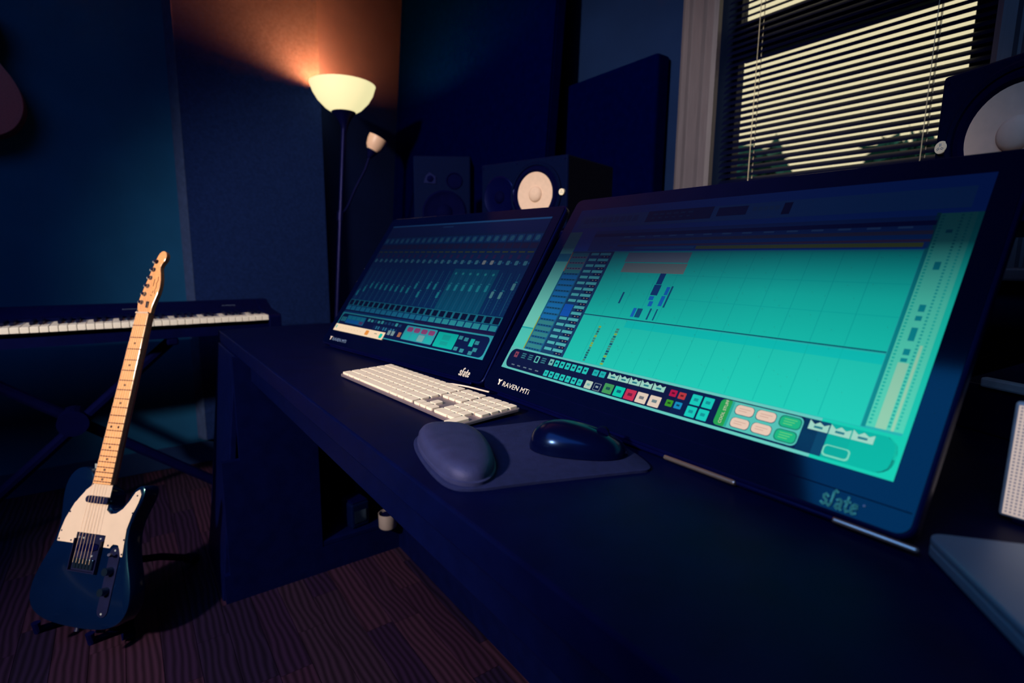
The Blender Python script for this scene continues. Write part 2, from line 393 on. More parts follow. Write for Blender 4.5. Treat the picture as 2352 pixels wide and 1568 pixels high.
# ------------------------------------------------------------------ desk
dk = thing('studio_desk', 'long black studio desk under the two touchscreens', 'desk', (.35, .2, 0))
dO = Vector(dk.location)
def dbox(name, lo, hi, mm='desk', bevel=.003): return MB().box(Vector(lo)-dO, Vector(hi)-dO).build(name, M[mm], dk, bevel=bevel)
DX0, DX1, DY0, DY1 = -.942, 2.2, -.332, .72
dbox('desktop', (DX0, DY0, .712), (DX1, DY1, .75))
dbox('apron', (DX0+.34, DY0+.03, .64), (DX1-.36, DY0+.048, .712))
dbox('back_panel', (-.60, .125, 0), (1.85, .143, .712))
MBp = MB()
poly = [(-.412, 0), (.70, 0), (.70, .712), (-.325, .712)]
def side(name, x0, x1):
    m = MB(); m.prism(poly, x0, x1, frame(-dO, (0, 1, 0), (0, 0, 1), (1, 0, 0))); return m.build(name, M['desk'], dk, bevel=.003)
side('side_panel', -.942, -.922); side('side_panel', 1.85, 1.87); side('side_panel', 2.18, 2.2)
# pedestal inner face with an open cubby
m = MB()
for lo, hi in (((-.62, -.405, 0), (-.60, .70, .085)), ((-.62, -.345, .42), (-.60, .70, .712)), ((-.62, -.39, .085), (-.60, -.13, .42)), ((-.62, .135, .085), (-.60, .70, .42))): m.box(Vector(lo)-dO, Vector(hi)-dO)
m.build('pedestal_face', M['desk'], dk)
dbox('cubby_floor', (-.92, -.38, .085), (-.602, .135, .103)); dbox('cubby_back', (-.90, -.13, .103), (-.885, .135, .42))
fr = MB(); fr.prism([(-.412, .0), (-.395, .0), (-.32, .712), (-.338, .712)], -.922, -.62, frame(-dO, (0, 1, 0), (0, 0, 1), (1, 0, 0))); fr.build('pedestal_door', M['desk'], dk, bevel=.003)
MB().cyl(Vector((.02, .118, .33))-dO, Vector((.02, .126, .33))-dO, .0035, n=10).build('screw_cap', M['steel'], dk)
# raised shelf for the speakers
sh = thing('speaker_shelf', 'black raised shelf carrying speakers behind the screens', 'shelf', (.3, .55, .75))
sO = Vector(sh.location)
MB().box(Vector((-.86, .30, 1.037))-sO, Vector((1.35, .80, 1.055))-sO).build('board', M['black'], sh, bevel=.003)
for x in (-.80, .3, 1.30): MB().box(Vector((x-.012, .42, .75))-sO, Vector((x+.012, .70, 1.037))-sO).build('support', M['black'], sh, bevel=.002)

# cubby contents
cup = thing('steel_cup', 'small brushed steel cup with dark opening in the desk cubby', 'cup', (-.572, .075, .103))
m = MB(); m.lathe([(.0, 0), (.026, 0), (.029, .004), (.030, .05), (.0285, .05), (.027, .012), (0, .010)], 28); m.build('body', M['cupsteel'], cup, smooth=True)
m = MB(); m.lathe([(0, .042), (.0275, .042)], 28); m.build('coffee', M['rubber'], cup)
bx = thing('cable_box', 'dark cable box beside the steel cup in the cubby', 'box', Matrix.Translation((-.66, -.005, .103)) @ Matrix.Rotation(R(8), 4, 'Z'))
MB().box((-.04, -.03, 0), (.04, .035, .085)).build('case', M['vinyl'], bx, bevel=.008, seg=3); MB().box((-.035, -.025, .085), (.035, .03, .09)).build('lid', M['black'], bx, bevel=.002)
MB().box((.04, -.02, .02), (.042, .02, .06)).build('port_plate', M['chrome'], bx)

# ------------------------------------------------------------------ touchscreens
DW, DH = .597, .336
class Pic:
    def __init__(s, fn): s.v = []; s.f = []; s.c = []; s.fn = fn
    def poly(s, pts, col, layer=1):
        o = len(s.v); z = .0004+.00012*layer
        for u, v in pts:
            s.v.append((u*DW, (1-v)*DH, z)); 
        s.f.append(tuple(range(o, o+len(pts))))
        cl = lin(col)
        for u, v in pts:
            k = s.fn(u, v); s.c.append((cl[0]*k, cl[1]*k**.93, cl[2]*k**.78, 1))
    def rect(s, u0, v0, u1, v1, col, layer=1, n=None):
        nu = n or max(1, int(abs(u1-u0)/.06)); nv = n or max(1, int(abs(v1-v0)/.05))
        for i in range(nu):
            for j in range(nv):
                a, b = u0+(u1-u0)*i/nu, u0+(u1-u0)*(i+1)/nu; c, d = v0+(v1-v0)*j/nv, v0+(v1-v0)*(j+1)/nv
                s.poly([(a, d), (b, d), (b, c), (a, c)], col, layer)
    def rr(s, u0, v0, u1, v1, r, col, layer=1):
        a = DW/DH
        p = rrect(u0, v0/a, u1, v1/a, min(r, (v1-v0)/a/2, (u1-u0)/2)); s.poly([(x, y*a) for x, y in reversed(p)], col, layer)
    def build(s, parent):
        me = bpy.data.meshes.new('screen_image'); me.from_pydata(s.v, [], s.f)
        ca = me.color_attributes.new('picture', 'FLOAT_COLOR', 'POINT')
        for i, c in enumerate(s.c): ca.data[i].color = c
        me.materials.append(M['screen']); o = link('screen_image', me, parent); tag(o, 'lit display showing the mixing session'); return o

def lerp_t(tab, x):
    for (a, p), (b, q) in zip(tab[:-1], tab[1:]):
        if x <= b: return p+(q-p)*max(0, (x-a))/(b-a)
    return tab[-1][1]

def touchscreen(name, label, Mw, pic):
    t = thing(name, label, 'touchscreen', Mw, 'touchscreens on the desk')
    X0, X1, Y0, Y1 = -.030, .6225, -.046, .366
    m = MB(); m.prism(rrect(X0, Y0, X1, Y1, .014), -.016, -.0022); m.build('housing', M['plastic'], t, bevel=.003)
    MB().box((.05, .06, -.05), (.55, .30, -.016)).build('rear_case', M['plastic'], t, bevel=.008)
    for x in (.12, .48): MB().tube([(x, .20, -.05), (x, .012, -.094)], .006, 8).build('easel_leg', M['rubber'], t)
    m = MB(); m.prism(rrect(X0+.004, Y0+.004, X1-.004, Y1-.004, .011), -.0022, 0); g = m.build('front_glass', M['panelglass'], t)
    m = MB(); m.box((X0+.006, -.0222, .0), (X1-.006, -.0214, .0003)); m.build('bezel_seam', M['rubber'], t)
    pic.build(t)
    st = MB(); st.box((X0+.05, Y0-.0045, -.008), (X1-.03, Y0+.001, -.003)); st.build('stand_rail', M['plastic'], t, bevel=.002)
    return t
def add_marks(t, slate_u, raven_u, s=1.0, dim=False):
    # lettering on the lower bezel
    L = [[(.26, .62), (.14, .72), (.04, .62), (.08, .48), (.22, .40), (.24, .24), (.12, .16), (.0, .24)],
         [(.62, .98), (.54, 1.04), (.46, .92), (.46, .3), (.40, .14), (.34, .2)],
         [(.70, .58), (.82, .66), (.92, .58), (.92, .2), (.98, .14)], [(.92, .42), (.74, .38), (.70, .22), (.80, .14), (.92, .24)],
         [(1.18, .9), (1.16, .28), (1.24, .14), (1.32, .2)], [(1.06, .64), (1.30, .66)],
         [(1.44, .40), (1.64, .46), (1.62, .62), (1.50, .64), (1.42, .48), (1.44, .24), (1.54, .14), (1.66, .22)]]
    k = .0175*s
    ob = strokes([[(x*k, y*k) for x, y in l] for l in L], .0022*s, .0002, .0008).build('maker_lettering', M['print'] if dim else M['printteal'], t, loc=(slate_u, -.0415, 0))
    tag(ob, 'pale script lettering reading slate')
    if not dim: MB().cyl((slate_u+.0335, -.0285, 0), (slate_u+.0335, -.0285, .0006), .0012, n=8).build('status_light', M['mark'], t)
    # bird emblem + model lettering
    E = [(-.0058, .0040), (-.0030, .0052), (-.0006, .0034), (.0024, .0046), (.0058, .0052), (.0032, .0018), (.0012, .0008), (.0018, -.0030), (.0008, -.0055), (-.0018, -.0052), (-.0012, -.0012), (-.0036, .0012)]
    m = MB(); m.prism(E, .0002, .0008); m.build('bird_emblem', M['print'], t, loc=(raven_u, -.027, 0))
    me = text_mesh('RAVEN MTi', .0125, offset=.0); me.materials.clear(); me.materials.append(M['mark'] if dim else M['print'])
    for v in me.vertices: v.co.x *= 1.18
    o = link('model_lettering', me, t, loc=(raven_u+.0095, -.0325, .0004)); tag(o, 'white capital lettering reading RAVEN MTi')

# ---- big screen picture
def fb(u, v):  # viewing-angle darkening towards top and left, baked into the picture colours
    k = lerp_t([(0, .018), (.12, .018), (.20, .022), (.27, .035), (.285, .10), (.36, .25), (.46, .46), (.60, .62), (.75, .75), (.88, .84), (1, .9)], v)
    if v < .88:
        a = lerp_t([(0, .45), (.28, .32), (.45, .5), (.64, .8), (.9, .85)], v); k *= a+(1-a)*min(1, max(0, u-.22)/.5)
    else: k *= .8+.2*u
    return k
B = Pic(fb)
TEAL = (24, 212, 188); 
B.rect(0, 0, 1, 1, (40, 190, 185), 0, 24)
B.rect(0, 0, 1, .275, (40, 125, 240), .4)
B.rect(.02, .045, .98, .125, (70, 150, 225), 1)
B.rect(.281, .045, .482, .108, (20, 40, 110), 2); B.rect(.496, .055, .572, .10, (20, 40, 110), 2); B.rect(.655, .055, .673, .11, (10, 20, 90), 2)
for i in range(9): B.rect(.04+i*.024, .06, .058+i*.024, .095, (60, 120, 190), 2)
for i in range(5): B.rect(.585+i*.013, .065, .595+i*.013, .085, (90, 150, 200), 2)
for i in range(6): B.rect(.30+i*.022, .06, .315+i*.022, .07, (60, 110, 160), 3); B.rect(.30+i*.022, .082, .31+i*.022, .09, (60, 110, 160), 3)
B.rect(.115, .15, .94, .272, (50, 110, 190), 1)
B.rect(.115, .168, .94, .186, (25, 45, 120), 2)
for i in range(14): B.rect(.235+i*.05, .188, .258+i*.05, .196, (120, 180, 235), 3)
B.rect(.225, .205, .94, .22, (120, 110, 130), 2); B.rect(.225, .22, .94, .236, (40, 120, 200), 2); B.rect(.225, .238, .94, .247, (140, 100, 130), 2)
B.rect(.48, .25, .932, .266, (170, 180, 70), 2); B.rect(.29, .252, .475, .264, (50, 160, 220), 3)
B.rect(.226, .282, .935, .632, TEAL, 1, 22)
B.rect(.226, .640, .935, .872, (34, 218, 192), 1, 18); B.rect(.38, .642, .935, .675, (10, 212, 196), 2)
B.rect(.226, .632, .935, .636, (8, 70, 90), 2)
for i in range(11):
    u = .29+i*.058
    B.rect(u, .285, u+.0012, .63, (12, 190, 174), 2); B.rect(u, .64, u+.0012, .868, (14, 194, 176), 2)
for v in (.40, .515): B.rect(.45, v, .935, v+.002, (10, 195, 178), 2)
B.rect(.280, .284, .478, .337, (136, 146, 150), 3); B.rect(.283, .342, .480, .394, (142, 152, 140), 3)
for a in ((.415, .394, .432, .45), (.413, .452, .434, .505)): B.rect(*a, (10, 70, 130), 3)
for a in ((.414, .51, .428, .53), (.420, .535, .432, .56), (.452, .46, .462, .50), (.449, .505, .46, .555), (.383, .575, .393, .62)): B.rect(*a, (20, 120, 210), 3)
for a in ((.465, .455, .470, .56), (.396, .575, .412, .62), (.433, .57, .438, .625), (.452, .57, .456, .625), (.325, .50, .331, .56)): B.rect(*a, (15, 90, 130), 3)
rnd = random.Random(3)
for u0, w in ((.300, .008), (.360, .010)):
    for j in range(15):
        B.rect(u0+rnd.uniform(-.001, .001), .685+j*.0123, u0+w, .685+j*.0123+.0095, rnd.choice(((40, 110, 110), (150, 190, 70), (20, 90, 120), (70, 150, 130))), 3)
# track list at the left
B.rect(0, .149, .055, .752, (130, 235, 205), 1); B.rect(0, .76, .055, .885, (90, 225, 200), 1); B.rect(0, .29, .055, .34, (50, 160, 180), 2)
B.rect(.056, .276, .132, .876, (30, 110, 150), 1); B.rect(.132, .276, .226, .876, (25, 70, 110), 1)
B.rect(.056, .28, .06, .40, (235, 150, 80), 2); B.rect(.054, .68, .058, .88, (170, 190, 40), 2)
B.rect(.062, .285, .13, .395, (130, 120, 130), 2)
for j in range(17):
    v = .285+j*.0346
    B.rect(.062, v, .128, v+.022, ((30, 130, 195) if 3 < j < 12 else (60, 150, 150)), 3)
    for q in range(5): B.rect(.066+q*.012, v+.025, .074+q*.012, v+.030, (20, 60, 90), 3)
    B.rect(.140, v, .170, v+.015, (90, 200, 195), 2); B.rect(.176, v, .216, v+.015, (90, 200, 195), 2)
    B.rect(.186, v+.017, .216, v+.030, (15, 30, 70), 2); B.rect(.194, v+.021, .199, v+.026, (160, 170, 150), 3); B.rect(.206, v+.021, .211, v+.026, (160, 120, 110), 3)
    if j in (9, 10): B.rect(.136, v-.004, .172, v+.03, (20, 100, 200), 4)
# list strip at the right
B.rect(.942, .143, .992, .866, (90, 224, 190), 1, 14); B.rect(.992, .143, 1, .88, (26, 214, 186), 1)
B.rect(.936, .14, .942, .87, (10, 150, 150), 1)
B.rect(.955, .66, .970, .866, (160, 222, 184), 2); B.rect(.976, .60, .980, .866, (165, 224, 184), 2)
for j in range(62):
    v = .15+j*.0115
    B.rect(.9445, v, .9485, v+.0055, (20, 190, 170), 3); B.rect(.971, v, .9745, v+.0055, (20, 175, 165), 3); B.rect(.982, v, .985, v+.0055, (25, 195, 175), 3)
for v, h in ((.205, .012), (.32, .028), (.468, .024), (.506, .016), (.545, .044), (.615, .02), (.645, .012)): B.rect(.957, v, .966, v+h, (12, 150, 155), 3)
# tool strip along the bottom
B.rect(0, .874, 1, 1, (110, 215, 200), 4, 16); B.rect(.88, .874, 1, 1, (20, 214, 184), 5, 4)
B.rr(.010, .884, .994, .990, .022, (10, 22, 62), 5)
B.rr(.60, .884, .88, .990, .001, (6, 30, 74), 6); B.rect(.855, .884, .897, .990, (6, 70, 105), 6); B.rr(.896, .884, .990, .990, .02, (4, 190, 168), 7); B.rect(.896, .884, .93, .990, (4, 184, 164), 8)
def icon(u, v, w, h, col, dot=None, layer=9):
    B.rr(u-w/2, v-h/2, u+w/2, v+h/2, .0015, col, layer)
    if dot: B.rect(u-w*.22, v-h*.16, u+w*.22, v+h*.12, dot, layer+1)
IC = (40, 214, 196); DK = (10, 70, 90)
icon(.041, .915, .016, .032, (150, 70, 90), (60, 30, 60))
for u in (.075, .106, .164):
    for j in range(3): B.rect(u-.009, .899+j*.011, u+.009, .905+j*.011, (60, 130, 140), 9)
icon(.136, .915, .018, .036, (110, 215, 195)); icon(.136, .915, .010, .026, (8, 30, 70), layer=10)
for u in (.048, .075, .104, .129, .157): B.rect(u-.007, .969, u+.007, .975, (110, 130, 140), 9)
for i in range(7): icon(.196+i*.0218, .911, .0165, .032, IC if i else (130, 205, 190), DK); icon(.196+i*.0217, .970, .0165, .030, IC, DK if i % 2 else (20, 140, 140))
for u in (.362, .385): icon(u, .909, .0185, .028, (30, 190, 185), (20, 150, 150))
icon(.357, .969, .023, .036, (205, 225, 200), (130, 190, 180)); icon(.386, .969, .022, .034, (140, 160, 165)); icon(.386, .969, .019, .029, (8, 26, 66), (160, 180, 180), 10)
def folder(u, v):
    w, h = .031, .030
    B.poly([(u-w/2, v+h/2), (u+w/2, v+h/2), (u+w/2, v-h*.36), (u+w*.26, v-h*.12), (u, v-h*.42), (u-w*.22, v-h*.1), (u-w/2, v-h/2)], (170, 228, 205), 9)
    B.rect(u-w*.22, v+.001, u+w*.22, v+.008, (30, 130, 140), 10)
for u in (.419, .452, .485, .518, .552): folder(u, .905)
for u, cc, dd in ((.420, (72, 165, 90), (30, 90, 80)), (.454, (10, 214, 180), (10, 110, 130)), (.487, (215, 50, 82), (120, 30, 60)), (.520, (245, 220, 196), (130, 130, 130)), (.555, (245, 220, 196), (120, 140, 140))):
    icon(u, .963, .029, .044, cc, dd)
for u, v, cc in ((.591, .913, (190, 20, 70)), (.613, .915, (200, 60, 60)), (.591, .954, (60, 160, 30)), (.613, .954, (20, 150, 200))): icon(u, v, .017, .026, cc, tuple(int(x*.5) for x in cc))
for u, v in ((.647, .917), (.674, .917), (.646, .964), (.673, .964)): icon(u, v, .0225, .040, (24, 216, 196), (18, 160, 160))
B.rr(.699, .888, .855, .984, .010, (90, 205, 190), 9); B.rr(.699, .888, .726, .984, .008, (40, 172, 84), 10); B.rect(.714, .890, .726, .982, (40, 172, 84), 11); B.rect(.722, .890, .727, .982, (40, 180, 160), 12)
for u, v in ((.750, .913), (.791, .913), (.750, .959), (.791, .958)): B.rr(u-.0185, v-.018, u+.0185, v+.018, .007, (30, 90, 110), 11); B.rr(u-.0175, v-.017, u+.0175, v+.016, .007, (248, 214, 190), 12)
for u, v in ((.750, .913), (.791, .913), (.750, .959), (.791, .958)):
    for j in range(2): B.rect(u-.011, v-.006+j*.008, u+.011-j*.006, v-.004+j*.008, (220, 170, 150), 13)
for u, v in ((.834, .913), (.834, .959)):
    B.rr(u-.019, v-.020, u+.019, v+.020, .008, (20, 130, 110), 11); B.rr(u-.0172, v-.017, u+.0172, v+.017, .007, (30, 192, 135), 12)
    for j in range(3): B.rect(u-.011, v-.010+j*.008, u+.011-j*.003, v-.0075+j*.008, (110, 225, 130), 13)
for u in (.879, .912, .945): folder(u, .902)
B.rr(.896, .949, .936, .984, .006, (130, 225, 195), 10); B.rr(.8985, .952, .9335, .979, .005, (4, 178, 160), 11)

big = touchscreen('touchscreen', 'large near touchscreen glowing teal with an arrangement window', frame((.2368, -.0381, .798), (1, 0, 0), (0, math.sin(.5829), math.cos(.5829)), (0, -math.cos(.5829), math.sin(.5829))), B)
add_marks(big, .549, .0165)
me = text_mesh('COOL STUFF', .0050, depth=.0001); me.materials.clear(); me.materials.append(M['print'])
o = link('tab_lettering', me, big, loc=(.7155*DW, (1-.976)*DH, .0024)); o.rotation_euler = (0, 0, R(90)); tag(o, 'pale lettering COOL STUFF on green tab')
for u0, u1 in ((.375, .467), (.562, .628)):  # bright pieces stand in for reflections along the stand rail
    MB().box((u0, -.0520, -.006), (u1, -.0466, .0015)).build('rail_glint', M['steel'], big, bevel=.002)

# ---- left screen picture: channel strips
def fl2(u, v):  # dimming by viewing angle, mixed into the mixer picture's colours
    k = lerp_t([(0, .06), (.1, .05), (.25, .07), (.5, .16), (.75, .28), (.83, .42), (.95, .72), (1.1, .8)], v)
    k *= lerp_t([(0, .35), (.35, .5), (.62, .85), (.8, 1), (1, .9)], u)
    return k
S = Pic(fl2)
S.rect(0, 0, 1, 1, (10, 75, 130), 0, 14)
S.rect(0, 0, 1, .014, (90, 190, 255), 1); S.rect(0, .02, 1, .11, (30, 70, 140), 1)
S.rect(.4, .03, .47, .042, (70, 130, 190), 2)
ns_ = 24; dw = 1/ns_
tops = rnd
for i in range(ns_):
    u = i*dw; hot = 15 <= i <= 20
    S.rect(u+.003, .125, u+dw-.003, .185, (20, 120, 180), 2); S.rr(u+.011, .135, u+.031, .175, .008, (90, 190, 210), 3)
    S.rect(u+.003, .195, u+dw-.003, .235, (70, 60, 100), 2); S.rect(u+.006, .258, u+dw-.006, .268, (130, 140, 40), 2)
    S.rect(u+.012, .285, u+.026, .315, (90, 60, 120), 2); S.rr(u+.013, .33, u+.030, .362, .004, (110, 200, 205) if i not in (18, 19) else (240, 235, 210), 3); S.rect(u+.034, .34, u+.040, .352, (60, 150, 200), 3)
    if hot: S.rect(u, .40, u+dw, .72, (8, 120, 150), 1)
    S.rect(u+.019, .42, u+.022, .715, (50, 140, 170), 2); S.rect(u+dw-.0012, .40, u+dw, .72, (5, 40, 90), 2)
    for j in range(12): S.rect(u+.031, .45+j*.02, u+.036, .454+j*.02, (40, 120, 150), 2)
    if hot: S.rr(u+.015, .43, u+.027, .447, .003, (60, 210, 200), 3)
    v = (.66, .62, .585, .585, .59, .592, .594, .596, .597, .60, .558, .625, .552, .552, .615, .55, .548, .546, .545, .545, .54, .58, .58, .515)[i]
    S.rr(u+.013, v-.024, u+.027, v+.024, .003, (50, 205, 205) if i < 21 else (130, 215, 205), 4); S.rect(u+.018, v-.036, u+.030, v-.029, (60, 190, 200), 4)
    S.rect(u+.006, .728, u+dw-.006, .772, (5, 24, 60), 3); S.rect(u+.003, .782, u+dw-.004, .818, (40, 160, 190) if i < 15 else (60, 195, 195), 3)
S.rect(0, .722, 1, .776, (40, 165, 180), 2); S.rect(0, .82, 1, .83, (20, 30, 80), 2); S.rect(.55, .82, 1, .852, (40, 30, 80), 2)
S.rect(0, .845, 1, 1, (60, 190, 195), 4, 10); S.rr(.008, .856, .992, .992, .018, (10, 30, 80), 5)
S.rr(.06, .866, .215, .935, .004, (20, 130, 175), 6)
for i in range(4): S.rect(.066+i*.037, .872, .096+i*.037, .898, (30, 160, 175), 7); S.rect(.066+i*.037, .905, .096+i*.037, .93, (20, 120, 200) if i < 3 else (110, 80, 130), 7)
for i in range(3): S.rect(.018+i*.014, .885, .027+i*.014, .925, (60, 180, 185), 6)
for i in range(10): S.rect(.235+i*.026, .868+(i % 2)*.004, .252+i*.026, .892, (80, 200, 195) if i in (0, 1, 3, 4, 8) else (30, 90, 130), 6); S.rect(.30+i*.018, .915, .311+i*.018, .94, (60, 150, 180) if i % 3 else (20, 60, 110), 6)
S.rect(.42, .93, .44, .965, (170, 200, 190), 7); S.rect(.447, .93, .467, .965, (170, 200, 190), 7); S.rect(.492, .93, .512, .965, (220, 140, 90), 7)
S.rr(.522, .868, .716, .975, .006, (60, 190, 195), 6)
for i in range(4): S.rr(.535+i*.045, .878, .572+i*.045, .912, .008, (170, 80, 130), 7); S.rr(.532+i*.045, .922, .570+i*.045, .968, .004, (40, 205, 195) if i != 2 else (140, 200, 190), 7)
S.rr(.725, .874, .836, .978, .004, (10, 205, 182), 6); S.rect(.758, .89, .80, .925, (20, 180, 165), 7); S.rect(.758, .935, .80, .96, (20, 180, 165), 7)
for u, v in ((.852, .89), (.882, .895), (.852, .965), (.885, .97), (.94, .905), (.945, .95), (.93, .975)): S.rect(u-.01, v-.012, u+.01, v+.012, (60, 160, 165), 6)
S.rect(.905, .885, .925, .935, (30, 210, 190), 6)
S.rect(.0, .952, .41, 1.006, (245, 218, 184), 9)
S.fn = lambda u, v: 1
S.rect(.0, .953, .408, 1.012, (244, 214, 178), 10); S.rr(.265, .962, .292, 1.0, .006, (225, 140, 55), 11); S.rr(.375, .965, .398, 1.003, .008, (20, 190, 165), 11); S.rect(.335, .972, .355, .978, (120, 130, 110), 11); S.rect(.008, .965, .02, .99, (120, 190, 170), 11)
for i in range(8): S.rect(.05+i*.025, .98, .053+i*.025, .985, (180, 160, 130), 11)
ay, at_ = .1478, .6087
ax_ = Vector((math.cos(ay), math.sin(ay), 0)); by_ = Vector((-math.sin(ay), math.cos(ay), 0)); up_ = by_*math.sin(at_)+Vector((0, 0, math.cos(at_)))
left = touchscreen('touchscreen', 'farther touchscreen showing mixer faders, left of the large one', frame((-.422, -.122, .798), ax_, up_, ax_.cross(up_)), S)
add_marks(left, .553, .012, dim=True)
for v in (.157, .200):
    MB().cyl((-.030, v, -.02), (-.046, v, -.018), .004, n=10).build('cable_plug', M['rubber'], left); MB().cyl((-.046, v, -.018), (-.056, v, -.017), .0045, .0035, n=10).build('plug_tip', M['plug'], left)

# ------------------------------------------------------------------ keyboard
kth = .0718; KM = Matrix.Translation((-.0476, -.2329, .7505)) @ Matrix.Rotation(kth, 4, 'Z') @ Matrix.Rotation(R(1.6), 4, 'X')
kb = thing('computer_keyboard', 'white full-size computer keyboard on the desk before the farther touchscreen', 'keyboard', KM)
KL, KW = .4187, .1149
m = MB(); m.prism(rrect(0, 0, KL, KW, .006), .0012, .0065); m.build('base_plate', M['alu'], kb, bevel=.0012)
for x in (.02, KL-.02):
    MB().cyl((x, KW-.015, -.0025), (x, KW-.015, .0015), .005, n=10).build('foot', M['rubber'], kb); MB().cyl((x, .012, .0), (x, .012, .0015), .005, n=10).build('foot', M['rubber'], kb)
pu = (KL-.006)/22.5; rv = (KW-.006)/6
km = {}
def key(x0, row, w, h=1):
    kx = .003+x0*pu; ky = .003+(5-row)*rv-(h-1)*rv; ww, hh = w*pu-.0018, h*rv-.0020
    kk = (round(w, 2), h)
    if kk not in km:
        b = MB(); p = rrect(0, 0, ww, hh, .0022, 2); b.layers(p, [(1, .0065), (1, .0094), (.965, .0102)], (ww/2, hh/2)); o = b.build('key', M['keys'], kb); km[kk] = o.data
    else: o = link('key', km[kk], kb)
    o.location = (kx+.0009, ky+.001, 0)
def keyrow(row, ws, x=0):
    for w in ws: key(x, row, w); x += w
keyrow(0, [15/14]*14); keyrow(1, [1]*13+[2]); keyrow(2, [1.5]+[1]*12+[1.5]); keyrow(3, [1.75]+[1]*11+[2.25]); keyrow(4, [2.25]+[1]*10+[2.75]); keyrow(5, [1.5, 1.25, 1.5, 6.5, 1.5, 1.25, 1.5])
for r_ in (0, 1, 2): keyrow(r_, [1]*3, 15.25)
key(16.25, 4, 1); keyrow(5, [1]*3, 15.25)
for r_ in (0, 1, 2, 3): keyrow(r_, [1]*4, 18.5)
keyrow(4, [1]*3, 18.5); key(21.5, 5, 1, 2); key(18.5, 5, 2); key(20.5, 5, 1)
MB().tube([(.20, KW-.002, .004), (.215, KW+.01, .004), (.25, KW+.022, .003), (.30, KW+.030, .002)], .0016, 8).build('cable', M['whitecord'], kb)

# ------------------------------------------------------------------ mouse pad with wrist rest, mouse
pad = thing('mouse_pad', 'grey cloth mouse pad with padded wrist rest at the desk edge', 'mouse pad', (.49, -.18, .75))
pO = (.49, -.18)
outl = [(.405, -.292), (.372, -.273), (.356, -.243), (.385, -.195), (.402, -.134), (.414, -.078), (.430, -.064), (.470, -.064), (.54, -.067), (.595, -.082), (.626, -.100), (.615, -.125), (.596, -.174), (.566, -.255), (.556, -.290), (.538, -.314), (.49, -.312)]
sp = smoothpoly([(x-pO[0], y-pO[1]) for x, y in outl], 2)
m = MB(); m.layers(sp, [(1, .0002), (1, .0032), (.992, .0040)]); m.build('cloth', M['padf'], pad, smooth=True)
ro = [(.408, -.288), (.376, -.271), (.362, -.246), (.388, -.212), (.425, -.208), (.478, -.222), (.535, -.252), (.556, -.285), (.535, -.310), (.49, -.307), (.45, -.300)]
rp_ = smoothpoly([(x-pO[0], y-pO[1]) for x, y in ro], 2)
m = MB(); m.layers(rp_, [(1.0, .0038), (1.0, .0075), (.97, .0085), (.965, .0105), (.95, .0155), (.88, .0205), (.76, .0235), (.55, .0250), (.3, .0256)]); m.build('wrist_rest', M['gel'], pad, smooth=True)
MM = frame((.532, -.130, .7545), (.79, .61, 0), (-.61, .79, 0), (0, 0, 1))
ms = thing('computer_mouse', 'glossy black computer mouse resting on the grey pad', 'mouse', MM)
def mouse_shell(scale=1.0, x0=-1, x1=1, split=None):
    m = MB(); nu, nv = 22, 14; vs = []
    for i in range(nu+1):
        t = -1+2*i/nu; xx = t*.062
        wd = .035*math.sqrt(max(0, 1-abs(t)**2.6))*(1-.10*t); ht = .033*math.sqrt(max(0, 1-abs(t)**2.4))*(1.0-.28*t)
        for j in range(nv+1):
            a = math.pi*j/nv; vs.append((xx, -math.cos(a)*wd*scale, .0005+ht*scale*math.sin(a)**.8))
    f = [(i*(nv+1)+j, i*(nv+1)+j+1, (i+1)*(nv+1)+j+1, (i+1)*(nv+1)+j) for i in range(nu) for j in range(nv)]
    m.add(vs, f); return m
mouse_shell().build('shell', M['mouse'], ms, smooth=True)
MB().cyl((.030, -.004, .0245), (.030, .004, .0245), .008, n=18).build('scroll_wheel', M['rubber'], ms)
m = MB(); m.tube([(.012, 0, .0307), (.022, 0, .029), (.034, 0, .026), (.046, 0, .021), (.054, 0, .0157)], .0009, 6); m.build('button_split', M['rubber'], ms)
MB().cyl((-.004, 0, .0318), (-.004, 0, .0336), .0035, .003, n=10).build('mode_button', M['chrome'], ms)

